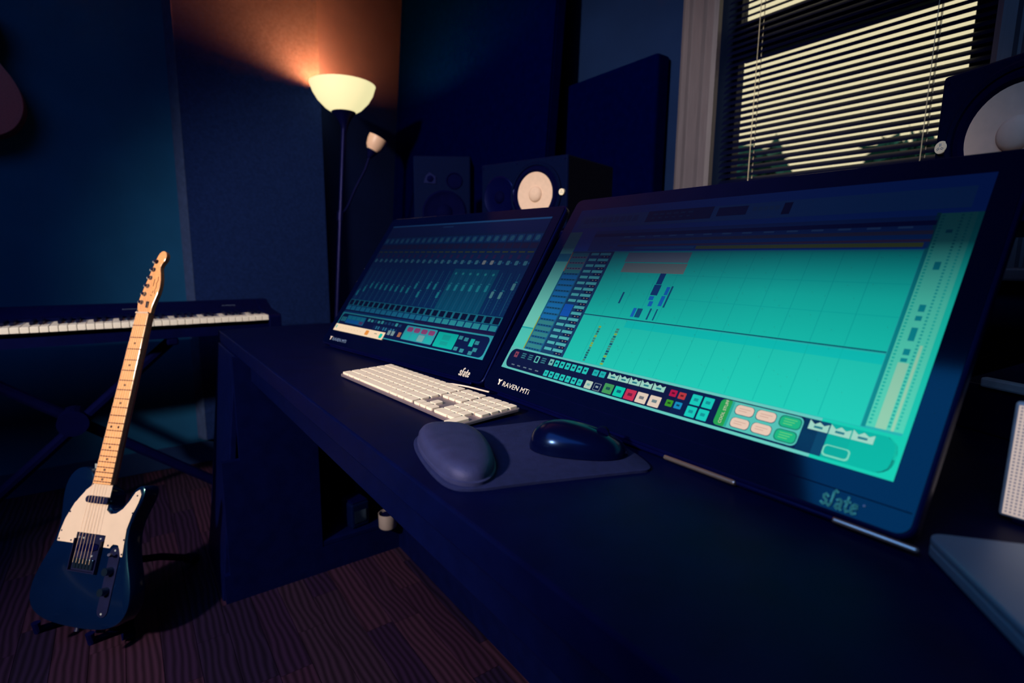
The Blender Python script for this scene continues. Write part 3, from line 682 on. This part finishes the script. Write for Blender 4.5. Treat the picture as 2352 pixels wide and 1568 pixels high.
# ------------------------------------------------------------------ studio speakers
def ring(m, c, r0, r1, y0, y1, n=40):   # annulus around axis -y
    mm = frame(c, (1, 0, 0), (0, 0, 1), (0, -1, 0)); return m.lathe([(r0, y0), (r1, y1)], n, mm)
def studio_speaker(label, Mw, mirror, pad_h=0):
    L, H, D = .332, .210, .270
    t = thing('studio_speaker', label, 'speaker', Mw, 'white-coned studio speakers')
    xw, xl, xt = (L-.113, L-.016, .078) if not mirror else (.113, .016, L-.078)
    MB().box((0, 0, 0), (L, D, H)).build('cabinet', M['vinyl'], t, bevel=.006, seg=3)
    z = H/2; mm = frame((xw, 0, z), (1, 0, 0), (0, 0, 1), (0, -1, 0))
    m = MB(); m.lathe([(.094, -.001), (.094, .004), (.090, .007), (.084, .006), (.083, .002), (.080, .002)], 48, mm); m.build('woofer_ring', M['vinyl'], t, smooth=True)
    m = MB(); m.lathe([(.083, .003), (.077, .009), (.070, .009), (.0635, .003), (.062, .0008)], 48, mm); m.build('surround', M['rubber'], t, smooth=True)
    m = MB(); m.lathe([(.0645, .0045), (.055, .0025), (.045, .0016), (.030, .0010), (.022, .0008)], 48, mm); c = m.build('cone', M['cone'], t, smooth=True); tag(c, 'white paper cone')
    m = MB(); m.lathe([(.0235, .001), (.0225, .005), (.017, .009), (.010, .0112), (.004, .012), (0, .0121)], 32, mm); m.build('dust_cap', M['cone'], t, smooth=True)
    mt = frame((xt, 0, z), (1, 0, 0), (0, 0, 1), (0, -1, 0))
    m = MB(); m.lathe([(.064, -.001), (.064, .003), (.060, .005), (.050, .002), (.032, .0006), (.020, .0006)], 40, mt); m.build('waveguide', M['plastic'], t, smooth=True)
    m = MB(); m.lathe([(.020, .001), (.017, .006), (.010, .0095), (.004, .011), (0, .0113)], 24, mt); m.build('tweeter_dome', M['rubber'], t, smooth=True)
    ml = frame((xl, 0, z), (1, 0, 0), (0, 0, 1), (0, -1, 0))
    m = MB(); m.lathe([(0, .0075), (.0088, .0075), (.0095, .0065), (.0095, 0)], 28, ml); b = m.build('badge', M['logo'], t); tag(b, 'round pale badge')
    m = MB()
    for k in range(3):
        a = 2*math.pi*k/3+math.pi/2; d = Vector((math.cos(a), 0, math.sin(a))); p = Vector((xl, -.0078, z)); e = Vector((-d.z, 0, d.x))
        for sgn in (-1, 1): m.cyl(p+d*.0015+e*sgn*.0010, p+d*.0058+e*sgn*.0010, .0004, n=5)
    m.build('badge_forks', M['mark'], t)
    for q in range(6):
        xx, zz = ((.010, .012), (L-.010, .012), (.010, H-.012), (L-.010, H-.012), (L/2-.02, .010), (L/2-.02, H-.010))[q]
        MB().cyl((xx, -.0012, zz), (xx, .001, zz), .0028, n=8).build('screw', M['rubber'], t)
    if pad_h: MB().box((.01, .01, -pad_h), (L-.01, D-.01, 0)).build('isolation_pad', M['rubber'], t)
    return t
a15 = R(15); e = Vector((math.cos(a15), math.sin(a15), 0)); n_ = Vector((math.sin(a15), -math.cos(a15), 0))
c = Vector((-.181, .483, 1.074))
studio_speaker('white-coned studio speaker lying on its side behind the farther touchscreen', frame(c-e*.332, e, -n_, (0, 0, 1)), False, .019)
a24 = R(24); e = Vector((math.cos(a24), -math.sin(a24), 0)); n_ = Vector((-math.sin(a24), -math.cos(a24), 0))
studio_speaker('white-coned studio speaker at the right end, above the large touchscreen', frame((.685, .46, 1.0555), e, -n_, (0, 0, 1)), True)
# small upright speaker
e = Vector((.585, .811, 0)).normalized(); n_ = Vector((e.y, -e.x, 0))
ss = thing('bookshelf_speaker', 'small black upright speaker left of the white-coned one', 'speaker', frame((-.822, .311, 1.0555), e, -n_, (0, 0, 1)))
MB().box((0, 0, 0), (.208, .21, .295)).build('cabinet', M['vinyl'], ss, bevel=.006, seg=3)
m = MB(); mm = frame((.112, 0, .095), (1, 0, 0), (0, 0, 1), (0, -1, 0)); m.lathe([(.080, -.001), (.080, .003), (.074, .006), (.066, .003), (.058, .001), (.03, .0005), (.026, .006), (.01, .010), (0, .0105)], 40, mm); m.build('woofer', M['rubber'], ss, smooth=True)
m = MB(); mm = frame((.148, 0, .208), (1, 0, 0), (0, 0, 1), (0, -1, 0)); m.lathe([(.030, -.001), (.030, .003), (.026, .004), (.024, .0006), (0, .0005)], 30, mm); m.build('port', M['rubber'], ss, smooth=True)
m = MB(); m.prism([(.038, .200), (.082, .196), (.082, .222), (.060, .236), (.046, .226)], -.001, .003, frame((0, 0, 0), (1, 0, 0), (0, 0, 1), (0, -1, 0))); m.build('tweeter_guard', M['plastic'], ss)
m = MB(); m.lathe([(.012, .003), (.009, .006), (0, .008)], 16, frame((.062, 0, .214), (1, 0, 0), (0, 0, 1), (0, -1, 0))); m.build('tweeter', M['rubber'], ss, smooth=True)

# ------------------------------------------------------------------ things at the right edge of the desk
lpM = frame((.863, -.049, .7515), (.633, -.774, 0), (.774, .633, 0), (0, 0, 1))
lt = thing('closed_laptop', 'closed silver laptop on the desk right of the large touchscreen', 'laptop', lpM)
m = MB(); m.prism(rrect(0, 0, .31, .215, .012), .001, .0095); m.build('lower_case', M['silver'], lt, bevel=.001)
m = MB(); m.prism(rrect(0, 0, .31, .215, .012), .0105, .0165); m.build('lid', M['silver'], lt, bevel=.0015)
m = MB(); m.prism(rrect(.003, .003, .307, .212, .01), .0095, .0105); m.build('gap_gasket', M['rubber'], lt)
for x, y in ((.03, .03), (.28, .03), (.03, .185), (.28, .185)): MB().cyl((x, y, -.0010), (x, y, .0012), .006, n=10).build('foot', M['rubber'], lt)
dv = thing('small_tablet', 'small upright tablet with pale lined page behind the closed laptop', 'tablet', (.884, .077, .7505))  # unclear pale device, made self-lit as a screen to brighten it
MB().box((0, .001, .004), (.114, .009, .114)).build('case', M['mesh'], dv, bevel=.003, seg=3)
MB().box((.01, .001, 0), (.10, .06, .004)).build('stand_base', M['rubber'], dv, bevel=.001); MB().box((.03, .009, .002), (.08, .014, .08)).build('stand_post', M['rubber'], dv)
tm = bpy.data.meshes.new('screen_image'); tv = []; tf = []; tc_ = []
def tq(x0, z0, x1, z1, c, l):
    o = len(tv); y = .0008-.0001*l; tv.extend([(x0, y, z0), (x1, y, z0), (x1, y, z1), (x0, y, z1)]); tf.append((o, o+1, o+2, o+3)); tc_.extend([(*lin(c), 1)]*4)
tq(.003, .007, .111, .111, (196, 178, 172), 0); tq(.016, .034, .111, .088, (220, 204, 190), 1)
for i in range(34):
    for j in range(32): tq(.0045+i*.0031, .009+j*.0032, .0061+i*.0031, .0107+j*.0032, (112, 110, 126), 2)
tm.from_pydata(tv, [], tf); ca = tm.color_attributes.new('picture', 'FLOAT_COLOR', 'POINT')
for i, c in enumerate(tc_): ca.data[i].color = c
tm.materials.append(M['screen']); link('screen_image', tm, dv)
rc = thing('rack_unit', 'low black rack unit with pale front lip beside the large touchscreen', 'rack unit', frame((.765, .405, .7505), (.93, -.36, 0), (.36, .93, 0), (0, 0, 1)))
MB().box((0, .006, 0), (.42, .24, .068)).build('case', M['black'], rc, bevel=.003)
MB().box((.03, 0, .066), (.42, .012, .080)).build('front_lip', M['mesh'], rc, bevel=.003)
m = MB(); m.add([(0, .012, .068), (.42, .012, .068), (.42, .24, .068), (0, .24, .068), (.04, .10, .105), (.42, .10, .105), (.42, .24, .105), (.04, .24, .105)], [(0, 3, 2, 1), (4, 5, 6, 7), (0, 1, 5, 4), (1, 2, 6, 5), (2, 3, 7, 6), (3, 0, 4, 7)]); m.build('sloped_top', M['vinyl'], rc)
for i in range(4): MB().cyl((.10+i*.07, .05, .088), (.10+i*.07, .05, .10), .010, n=14).build('knob', M['rubber'], rc)

# ------------------------------------------------------------------ floor lamp
LB = Vector((-1.575, .205, 0)); lamp = thing('floor_lamp', 'black torchiere floor lamp with glowing bowl shade and small reading arm', 'lamp', LB)
def L_(p): return Vector(p)-LB
tp = Vector((-1.637, .350, 1.628)); ax = (tp-LB).normalized()
m = MB(); m.lathe([(0, 0), (.125, 0), (.128, .010), (.118, .020), (.04, .030), (.014, .045), (0, .045)], 40); m.build('base', M['lampmetal'], lamp, smooth=True)
def at(z): return LB+(tp-LB)*(z/1.64)
MB().cyl(L_(at(.03)), L_(tp), .0115, n=16).build('pole', M['lampmetal'], lamp)
for z in (.55, 1.19): MB().cyl(L_(at(z-.022)), L_(at(z+.022)), .0165, n=16).build('pole_joint', M['lampmetal'], lamp)
bq = Matrix.Translation(L_(tp))
m = MB(); m.lathe([(.013, -.045), (.018, -.02), (.034, .012), (.052, .034), (.058, .042), (.050, .044), (.0, .03)], 32, bq); m.build('shade_holder', M['lampmetal'], lamp, smooth=True)
def lampglass(name, col, s):
    m = bpy.data.materials.new(name); m.use_nodes = True; nt = m.node_tree; b = nt.nodes['Principled BSDF']
    b.inputs['Base Color'].default_value = (.6, .45, .28, 1); b.inputs['Roughness'].default_value = .5
    b.inputs['Emission Color'].default_value = (*lin(col), 1); b.inputs['Emission Strength'].default_value = s; return m
bowl = [(.050, .036), (.085, .058), (.118, .092), (.138, .125), (.149, .158), (.151, .163), (.147, .163), (.134, .127), (.114, .096), (.082, .063), (.0, .046)]
m = MB(); m.lathe(bowl, 48, bq); o = m.build('bowl_shade', lampglass('glowing_opal_glass', (238, 228, 172), 1.0), lamp, smooth=True); tag(o, 'glowing cream glass bowl')
bulb = light('lamp_bulb', 'POINT', tp+Vector((0, 0, .125)), None, 540, (1, .115, .010), shadow_soft_size=.028); bulb.parent = lamp; bulb.location = L_(tp+Vector((-.062, -.055, .122)))
a0 = at(1.19); arm = [a0, a0+Vector((0, .035, .045)), Vector((-1.615, .385, 1.315)), Vector((-1.605, .435, 1.41)), Vector((-1.60, .458, 1.475))]
MB().tube([L_(p) for p in arm], .006, 10).build('reading_arm', M['lampmetal'], lamp, smooth=True)
d = (arm[-1]-arm[-2]).normalized(); d = (d+Vector((.15, .15, .1))).normalized(); xx = d.orthogonal().normalized(); am = frame(L_(arm[-1]), xx, d.cross(xx), d)
m = MB(); m.lathe([(.008, -.01), (.016, .005), (.028, .030), (.024, .032), (0, .02)], 24, am); m.build('arm_socket', M['lampmetal'], lamp, smooth=True)
m = MB(); m.lathe([(.026, .028), (.040, .048), (.046, .075), (.047, .098), (.044, .098), (.042, .075), (.036, .050), (.0, .036)], 32, am); o = m.build('reading_shade', mat('opal_glass', (250, 205, 175), .4, .4, var=.02), lamp, smooth=True); tag(o, 'small unlit opal shade')

# ------------------------------------------------------------------ digital piano on a stand
PX = -1.25; pn = thing('digital_piano', 'long black digital piano with white keys against the left wall', 'piano', (-1.40, -.73, .69))
nO = Vector(pn.location)
KY1 = -.1145; NK = 52; KP = .0235; KY0 = KY1-NK*KP
prof = [(-1.258, .690), (-1.258, .722), (-1.405, .722), (-1.405, .768), (-1.425, .772), (-1.500, .803), (-1.530, .803), (-1.545, .79), (-1.545, .690)]
m = MB(); m.prism([(a, b) for a, b in prof], KY0, KY1, frame(-nO, (1, 0, 0), (0, 0, 1), (0, 1, 0))); m.build('case', M['piano'], pn)
for y0, y1 in ((KY1, KY1+.045), (KY0-.045, KY0)):
    m = MB(); m.prism([(-1.250, .690), (-1.244, .70), (-1.244, .752), (-1.252, .760), (-1.41, .772), (-1.500, .803), (-1.530, .803), (-1.545, .79), (-1.545, .690)], y0, y1, frame(-nO, (1, 0, 0), (0, 0, 1), (0, 1, 0))); m.build('end_cheek', M['piano'], pn, bevel=.003)
wk = None; bk = None
for i in range(NK):
    yy = KY0+(i+.5)*KP
    if wk is None: o = MB().box((-.075, -KP/2+.0007, -.0195), (.075, KP/2-.0007, 0)).build('white_key', M['ivory'], pn, bevel=.0012, seg=1); wk = o.data
    else: o = link('white_key', wk, pn, bevel=.0012, seg=1)
    o.location = Vector((PX-.075, yy, .7575+random.uniform(-.0004, .0004)))-nO
    if i % 7 in (0, 1, 3, 4, 5) and i < NK-1 and i > 0:
        if bk is None: o = MB().box((-.045, -.0055, 0), (.045, .0055, .012)).build('black_key', M['ebony'], pn, bevel=.0015, seg=1); bk = o.data
        else: o = link('black_key', bk, pn, bevel=.0015, seg=1)
        o.location = Vector((PX-.103, yy+KP/2, .7575))-nO
for yy in (-.555, -.225):
    m = MB()
    for k in range(7): m.box((0, -.024+k*.007, -.004+.001*(k % 2)), (.0006, -.019+k*.007, .004), Matrix.Translation(Vector((-1.452, yy, .785))-nO) @ Matrix.Rotation(R(-22), 4, 'Y') @ Matrix.Rotation(R(-68), 4, 'Y'))
    m.build('panel_print', M['mark'], pn)
st = thing('keyboard_stand', 'black folding cross stand under the digital piano', 'stand', (-1.40, -.75, 0)); kO = Vector(st.location)
for (y0, z0), (y1, z1), dx in (((-.27, .02), (-1.08, .668), .0), ((-1.14, .02), (-.44, .668), .034)):
    MB().tube([Vector((-1.40+dx, y0, z0))-kO, Vector((-1.40+dx, y1, z1))-kO], .019, 10).build('cross_bar', M['rubber'], st)
    MB().tube([Vector((-1.60, y0, z0+.002))-kO, Vector((-1.20, y0, z0+.002))-kO], .018, 10).build('floor_bar', M['rubber'], st)
    MB().box(Vector((-1.54, y1-.018, z1-.004))-kO, Vector((-1.26, y1+.018, .6895))-kO).build('support_arm', M['rubber'], st, bevel=.006)
MB().cyl(Vector((-1.425, -.749, .405))-kO, Vector((-1.33, -.749, .405))-kO, .045, n=20).build('locking_hub', M['rubber'], st)

# ------------------------------------------------------------------ electric guitar
GU = Vector((.7647, .6441, .0197)); GV = Vector((-.2522, .2711, .9289)); GN = GU.cross(GV).normalized(); GU = GV.cross(GN).normalized()
GT = Vector((-.6392, -.7016, .223))
gt = thing('electric_guitar', 'teal electric guitar with cream pickguard and maple neck on a floor stand', 'guitar', frame(GT, GU, GV.normalized(), GN))
bodyo = [(-.030, .190), (-.045, .212), (-.070, .226), (-.098, .222), (-.120, .200), (-.128, .165), (-.121, .122), (-.113, .085), (-.116, .045), (-.128, .010), (-.146, -.03), (-.158, -.07), (-.157, -.105), (-.140, -.132), (-.105, -.148), (-.06, -.155), (0, -.157), (.06, -.155), (.105, -.148), (.14, -.132), (.157, -.105), (.158, -.07), (.146, -.03), (.127, .01), (.114, .05), (.110, .085), (.117, .12), (.129, .150), (.135, .174), (.128, .193), (.112, .192), (.098, .172), (.086, .148), (.068, .130), (.050, .124), (.036, .132), (.031, .150), (.031, .17)]
bo = smoothpoly(bodyo, 2)
m = MB(); m.layers(bo, [(.975, -.044), (.993, -.0425), (1, -.038), (1, -.006), (.993, -.0015), (.975, 0)], (0, .03)); m.build('body', M['gbody'], gt, smooth=True)
guard = [(-.029, .186), (-.050, .168), (-.078, .132), (-.096, .092), (-.104, .055), (-.105, .036), (-.046, .036), (-.046, .064), (.046, .064), (.046, .036), (.066, .036), (.074, .046), (.090, .046), (.098, .034), (.104, .020), (.110, .020), (.108, .045), (.105, .085), (.112, .12), (.123, .150), (.127, .172), (.119, .183), (.108, .176), (.095, .152), (.080, .132), (.062, .119), (.045, .116), (.031, .124), (.031, .186)]
m = MB(); m.prism(guard, 0, .0026); g = m.build('pickguard', M['guard'], gt); 
for x, y in ((-.098, .062), (-.085, .11), (-.10, .042), (.116, .168), (.113, .125), (.105, .06), (.107, .026), (.06, .042), (.045, .122), (-.06, .042)): MB().cyl((x, y, .002), (x, y, .0034), .0022, n=8).build('screw', M['ghw'], g)
def fw(v): return .0285-(v-.186)/(.648-.186)*.0075
m = MB(); pr = [(-fw(.186), .186), (fw(.186), .186), (fw(.648), .648), (-fw(.648), .648)]
m.layers(pr, [(.80, -.016), (.97, -.006), (1, .004), (1, .0085)], (0, .42)); 
nk = m
# keep length constant in every layer
for i, (x, y, z) in enumerate(nk.v): nk.v[i] = (x, .186 if y < .42 else .648, z)
nk.build('neck', M['maple'], gt, bevel=.002)
for k in range(1, 22):
    v = .648*2**(-k/12); MB().box((-fw(v), v-.0011, .0085), (fw(v), v+.0011, .0098)).build('fret', M['fret'], gt)
for k in (3, 5, 7, 9, 12, 15, 17, 19, 21):
    v = .648*(2**(-k/12)+2**(-(k-1)/12))/2
    for x in ((0,) if k != 12 else (-.012, .012)): MB().cyl((x, v, .0080), (x, v, .0089), .0032, n=12).build('position_dot', M['dot'], gt)
hs = smoothpoly([(-.0212, .648), (-.0212, .652), (-.029, .664), (-.0305, .682), (-.020, .730), (-.006, .790), (-.001, .815), (.008, .832), (.022, .834), (.031, .822), (.030, .806), (.021, .794), (.018, .782), (.025, .764), (.031, .740), (.032, .715), (.026, .690), (.0215, .668), (.0212, .652), (.0212, .648)], 1)
m = MB(); m.prism(hs, -.011, .0025); hd = m.build('headstock', M['maple2'], gt, bevel=.0015)
MB().box((-.0212, .6465, .006), (.0212, .6505, .0105)).build('nut', M['guard'], gt)
for k in range(6):
    t_ = k/5; x, y = -.0215+.019*t_, .680+.121*t_
    tn = MB().cyl((x+.004, y, .0025), (x+.004, y, .011), .0042, n=12).build('tuner_post', M['ghw'], hd)
    MB().cyl((x+.004, y, .0025), (x+.004, y, .0040), .0065, n=14).build('tuner_bushing', M['ghw'], hd)
    MB().tube([(x-.004, y+.001, -.008), (x-.018, y+.004, -.008)], [.0022, .005], 10).build('tuner_button', M['plug'], hd)
MB().box((.004, .664, .0025), (.0085, .682, .0075)).build('string_tree', M['ghw'], hd)
sq = [[(.020, .705), (.018, .716), (.021, .726), (.019, .736), (.022, .746), (.020, .756)], [(.012, .708), (.013, .714)], [(.009, .728), (.0095, .748)], [(.006, .702), (.012, .700)]]
strokes(sq, .0016, .0025, .0029).build('logo_print', M['dot'], hd)
for k in range(6):
    x = -.0165+k*.0066; xn = -.026+k*.0104; t_ = k/5
    MB().tube([(xn, -.006, .013), (x, .648, .0112), (-.0175+.019*t_, .680+.121*t_, .0085)], .00030+.00010*(5-k)/5, 5).build('string', M['string'], gt)
m = MB(); m.prism(rrect(-.043, -.026, .043, .062, .003), 0, .0020); br = m.build('bridge_plate', M['ghw'], gt)
for k in range(6): MB().box((-.030+k*.0104, -.020, .002), (-.0215+k*.0104, .004, .0085)).build('saddle', M['chrome'], br, bevel=.001)
MB().box((-.043, -.026, .0), (-.0405, .050, .010)).build('plate_wall', M['ghw'], br); MB().box((.0405, -.026, .0), (.043, .050, .010)).build('plate_wall', M['ghw'], br); MB().box((-.043, -.0275, 0), (.043, -.0255, .010)).build('plate_wall', M['ghw'], br)
m = MB(); m.prism(smoothpoly([(-.036, .018), (.036, .026), (.036, .044), (-.036, .036)], 1), .002, .008); m.build('bridge_pickup', M['rubber'], br)
for x, y in ((-.035, .052), (.034, .055), (.036, .008), (-.02, .052), (.018, .012)): MB().cyl((x, y, .002), (x, y, .0042), .0024, n=8).build('screw', M['plug'], br)
m = MB(); m.prism(rrect(-.036, .139, .036, .156, .0083), .002, .011); m.build('neck_pickup', M['ghw'], gt)
for x in (-.040, .040): MB().cyl((x, .1475, .0026), (x, .1475, .0048), .0025, n=8).build('pickup_screw', M['chrome'], gt)
m = MB(); m.prism(rrect(.070, -.122, .102, .040, .0155), 0, .0022); cp = m.build('control_plate', M['ghw'], gt)
for y in (-.015, -.062): MB().cyl((.086, y, .002), (.086, y, .020), .0098, .0092, n=20).build('control_knob', M['chrome'], cp)
MB().cyl((.086, .018, .002), (.090, .024, .016), .0022, n=8).build('switch_stem', M['chrome'], cp); MB().cyl((.090, .024, .016), (.0915, .0265, .023), .0045, .0038, n=10).build('switch_tip', M['ghw'], cp)
for y in (-.114, .033): MB().cyl((.086, y, .002), (.086, y, .0034), .0026, n=8).build('screw', M['plug'], cp)
for p in ((-.06, .222, -.02), (0, -.157, -.02)):
    dirv = Vector((0, 1, 0)) if p[1] > 0 else Vector((0, -1, 0)); MB().cyl(Vector(p), Vector(p)+dirv*.012, .0045, .007, n=12).build('strap_button', M['ghw'] if p[1] < 0 else M['plug'], gt)

# guitar stand
gs = thing('guitar_stand', 'black tripod stand holding the teal electric guitar', 'stand', (-.72, -.58, 0)); gO = Vector(gs.location)
def G(p): return Vector(p)-gO
def gl(u, v, n): return GT+GU*u+GV*v+GN*n
hub = gl(0, -.02, -.10); top = gl(0, .12, -.075)
MB().tube([G(gl(0, -.19, -.085)), G(hub), G(top)], .011, 10).build('upright', M['rubber'], gs)
MB().tube([G(gl(-.075, .10, -.062)), G(top), G(gl(.075, .10, -.062))], .010, 10).build('back_rest', M['rubber'], gs)
for sgn, foot in ((-1, Vector((-.86, -.82, .014))), (1, Vector((-.585, -.632, .014)))):
    k = gl(.02*sgn, -.06, -.09)
    MB().tube([G(k), G((k+foot)/2+Vector((0, 0, .012))), G(foot)], .010, 10).build('leg', M['rubber'], gs)
    MB().tube([G(foot+(foot-k).normalized()*-.035), G(foot+(foot-k).normalized()*.006)], .0155, 12).build('rubber_foot', M['rubber'], gs)
    c0 = gl(.085*sgn, -.168, -.07); c1 = gl(.085*sgn, -.172, .012); c2 = gl(.085*sgn, -.152, .020)
    MB().tube([G(gl(.02*sgn, -.15, -.088)), G(c0), G(c1), G(c2)], .0095, 10).build('cradle_arm', M['rubber'], gs)
rf = Vector((-.90, -.455, .014)); k = gl(0, -.02, -.10)
MB().tube([G(k), G((k+rf)/2+Vector((0, 0, .01))), G(rf)], .010, 10).build('rear_leg', M['rubber'], gs)
MB().tube([G(rf+(rf-k).normalized()*-.035), G(rf+(rf-k).normalized()*.006)], .0155, 12).build('rubber_foot', M['rubber'], gs)

# ------------------------------------------------------------------ acoustic guitar on the wall
AO = Vector((-1.845, -1.000, 1.56)); ag = thing('acoustic_guitar', 'brown acoustic guitar hanging on the left wall', 'guitar', frame(AO, (0, 1, 0), (0, 0, 1), (1, 0, 0)))
ao = smoothpoly([(0, .335), (.075, .330), (.125, .295), (.142, .245), (.132, .195), (.120, .165), (.135, .110), (.172, .055), (.192, -.005), (.188, -.065), (.155, -.125), (.095, -.158), (0, -.168), (-.095, -.158), (-.155, -.125), (-.188, -.065), (-.192, -.005), (-.172, .055), (-.135, .110), (-.120, .165), (-.132, .195), (-.142, .245), (-.125, .295), (-.075, .330)], 2)
m = MB(); m.prism(ao, .004, .094); m.build('sides', M['agside'], ag, smooth=True)
m = MB(); m.prism([(x*.995, y*.995) for x, y in ao], .094, .098); m.build('soundboard', M['agtop'], ag)
m = MB(); m.lathe([(0, .0984), (.05, .0984)], 32, Matrix.Translation((0, .165, 0))); m.build('sound_hole', M['rubber'], ag)
m = MB(); m.lathe([(.052, .0986), (.060, .0986)], 32, Matrix.Translation((0, .165, 0))); m.build('rosette', M['guard'], ag)
MB().box((-.085, -.03, .098), (.085, .005, .106)).build('bridge', M['dot'], ag, bevel=.004)
MB().box((-.028, .22, .092), (.028, .70, .106)).build('neck', M['dot'], ag, bevel=.004)
MB().box((-.036, .70, .080), (.036, .88, .096)).build('headstock', M['agside'], ag, bevel=.005)
for k in range(6):
    x = -.018+.0072*k; MB().tube([(x*1.4, -.012, .108), (x, .70, .108)], .0005, 5).build('string', M['mark'], ag)
    sg = -1 if k < 3 else 1; MB().cyl((sg*.036, .74+.05*(k % 3), .088), (sg*.052, .74+.05*(k % 3), .088), .006, n=10).build('tuner', M['chrome'], ag)
wh = thing('guitar_hanger', 'black wall hook holding the acoustic guitar by its headstock', 'hook', (-1.86, -1.000, 2.23))
MB().box((0, -.03, -.05), (.012, .03, .05)).build('plate', M['rubber'], wh, bevel=.003)
MB().tube([(.01, 0, 0), (.07, 0, 0), (.078, -.045, 0), (.135, -.045, .006)], .005, 8).build('yoke', M['rubber'], wh); MB().tube([(.07, 0, 0), (.078, .045, 0), (.135, .045, .006)], .005, 8).build('yoke', M['rubber'], wh)
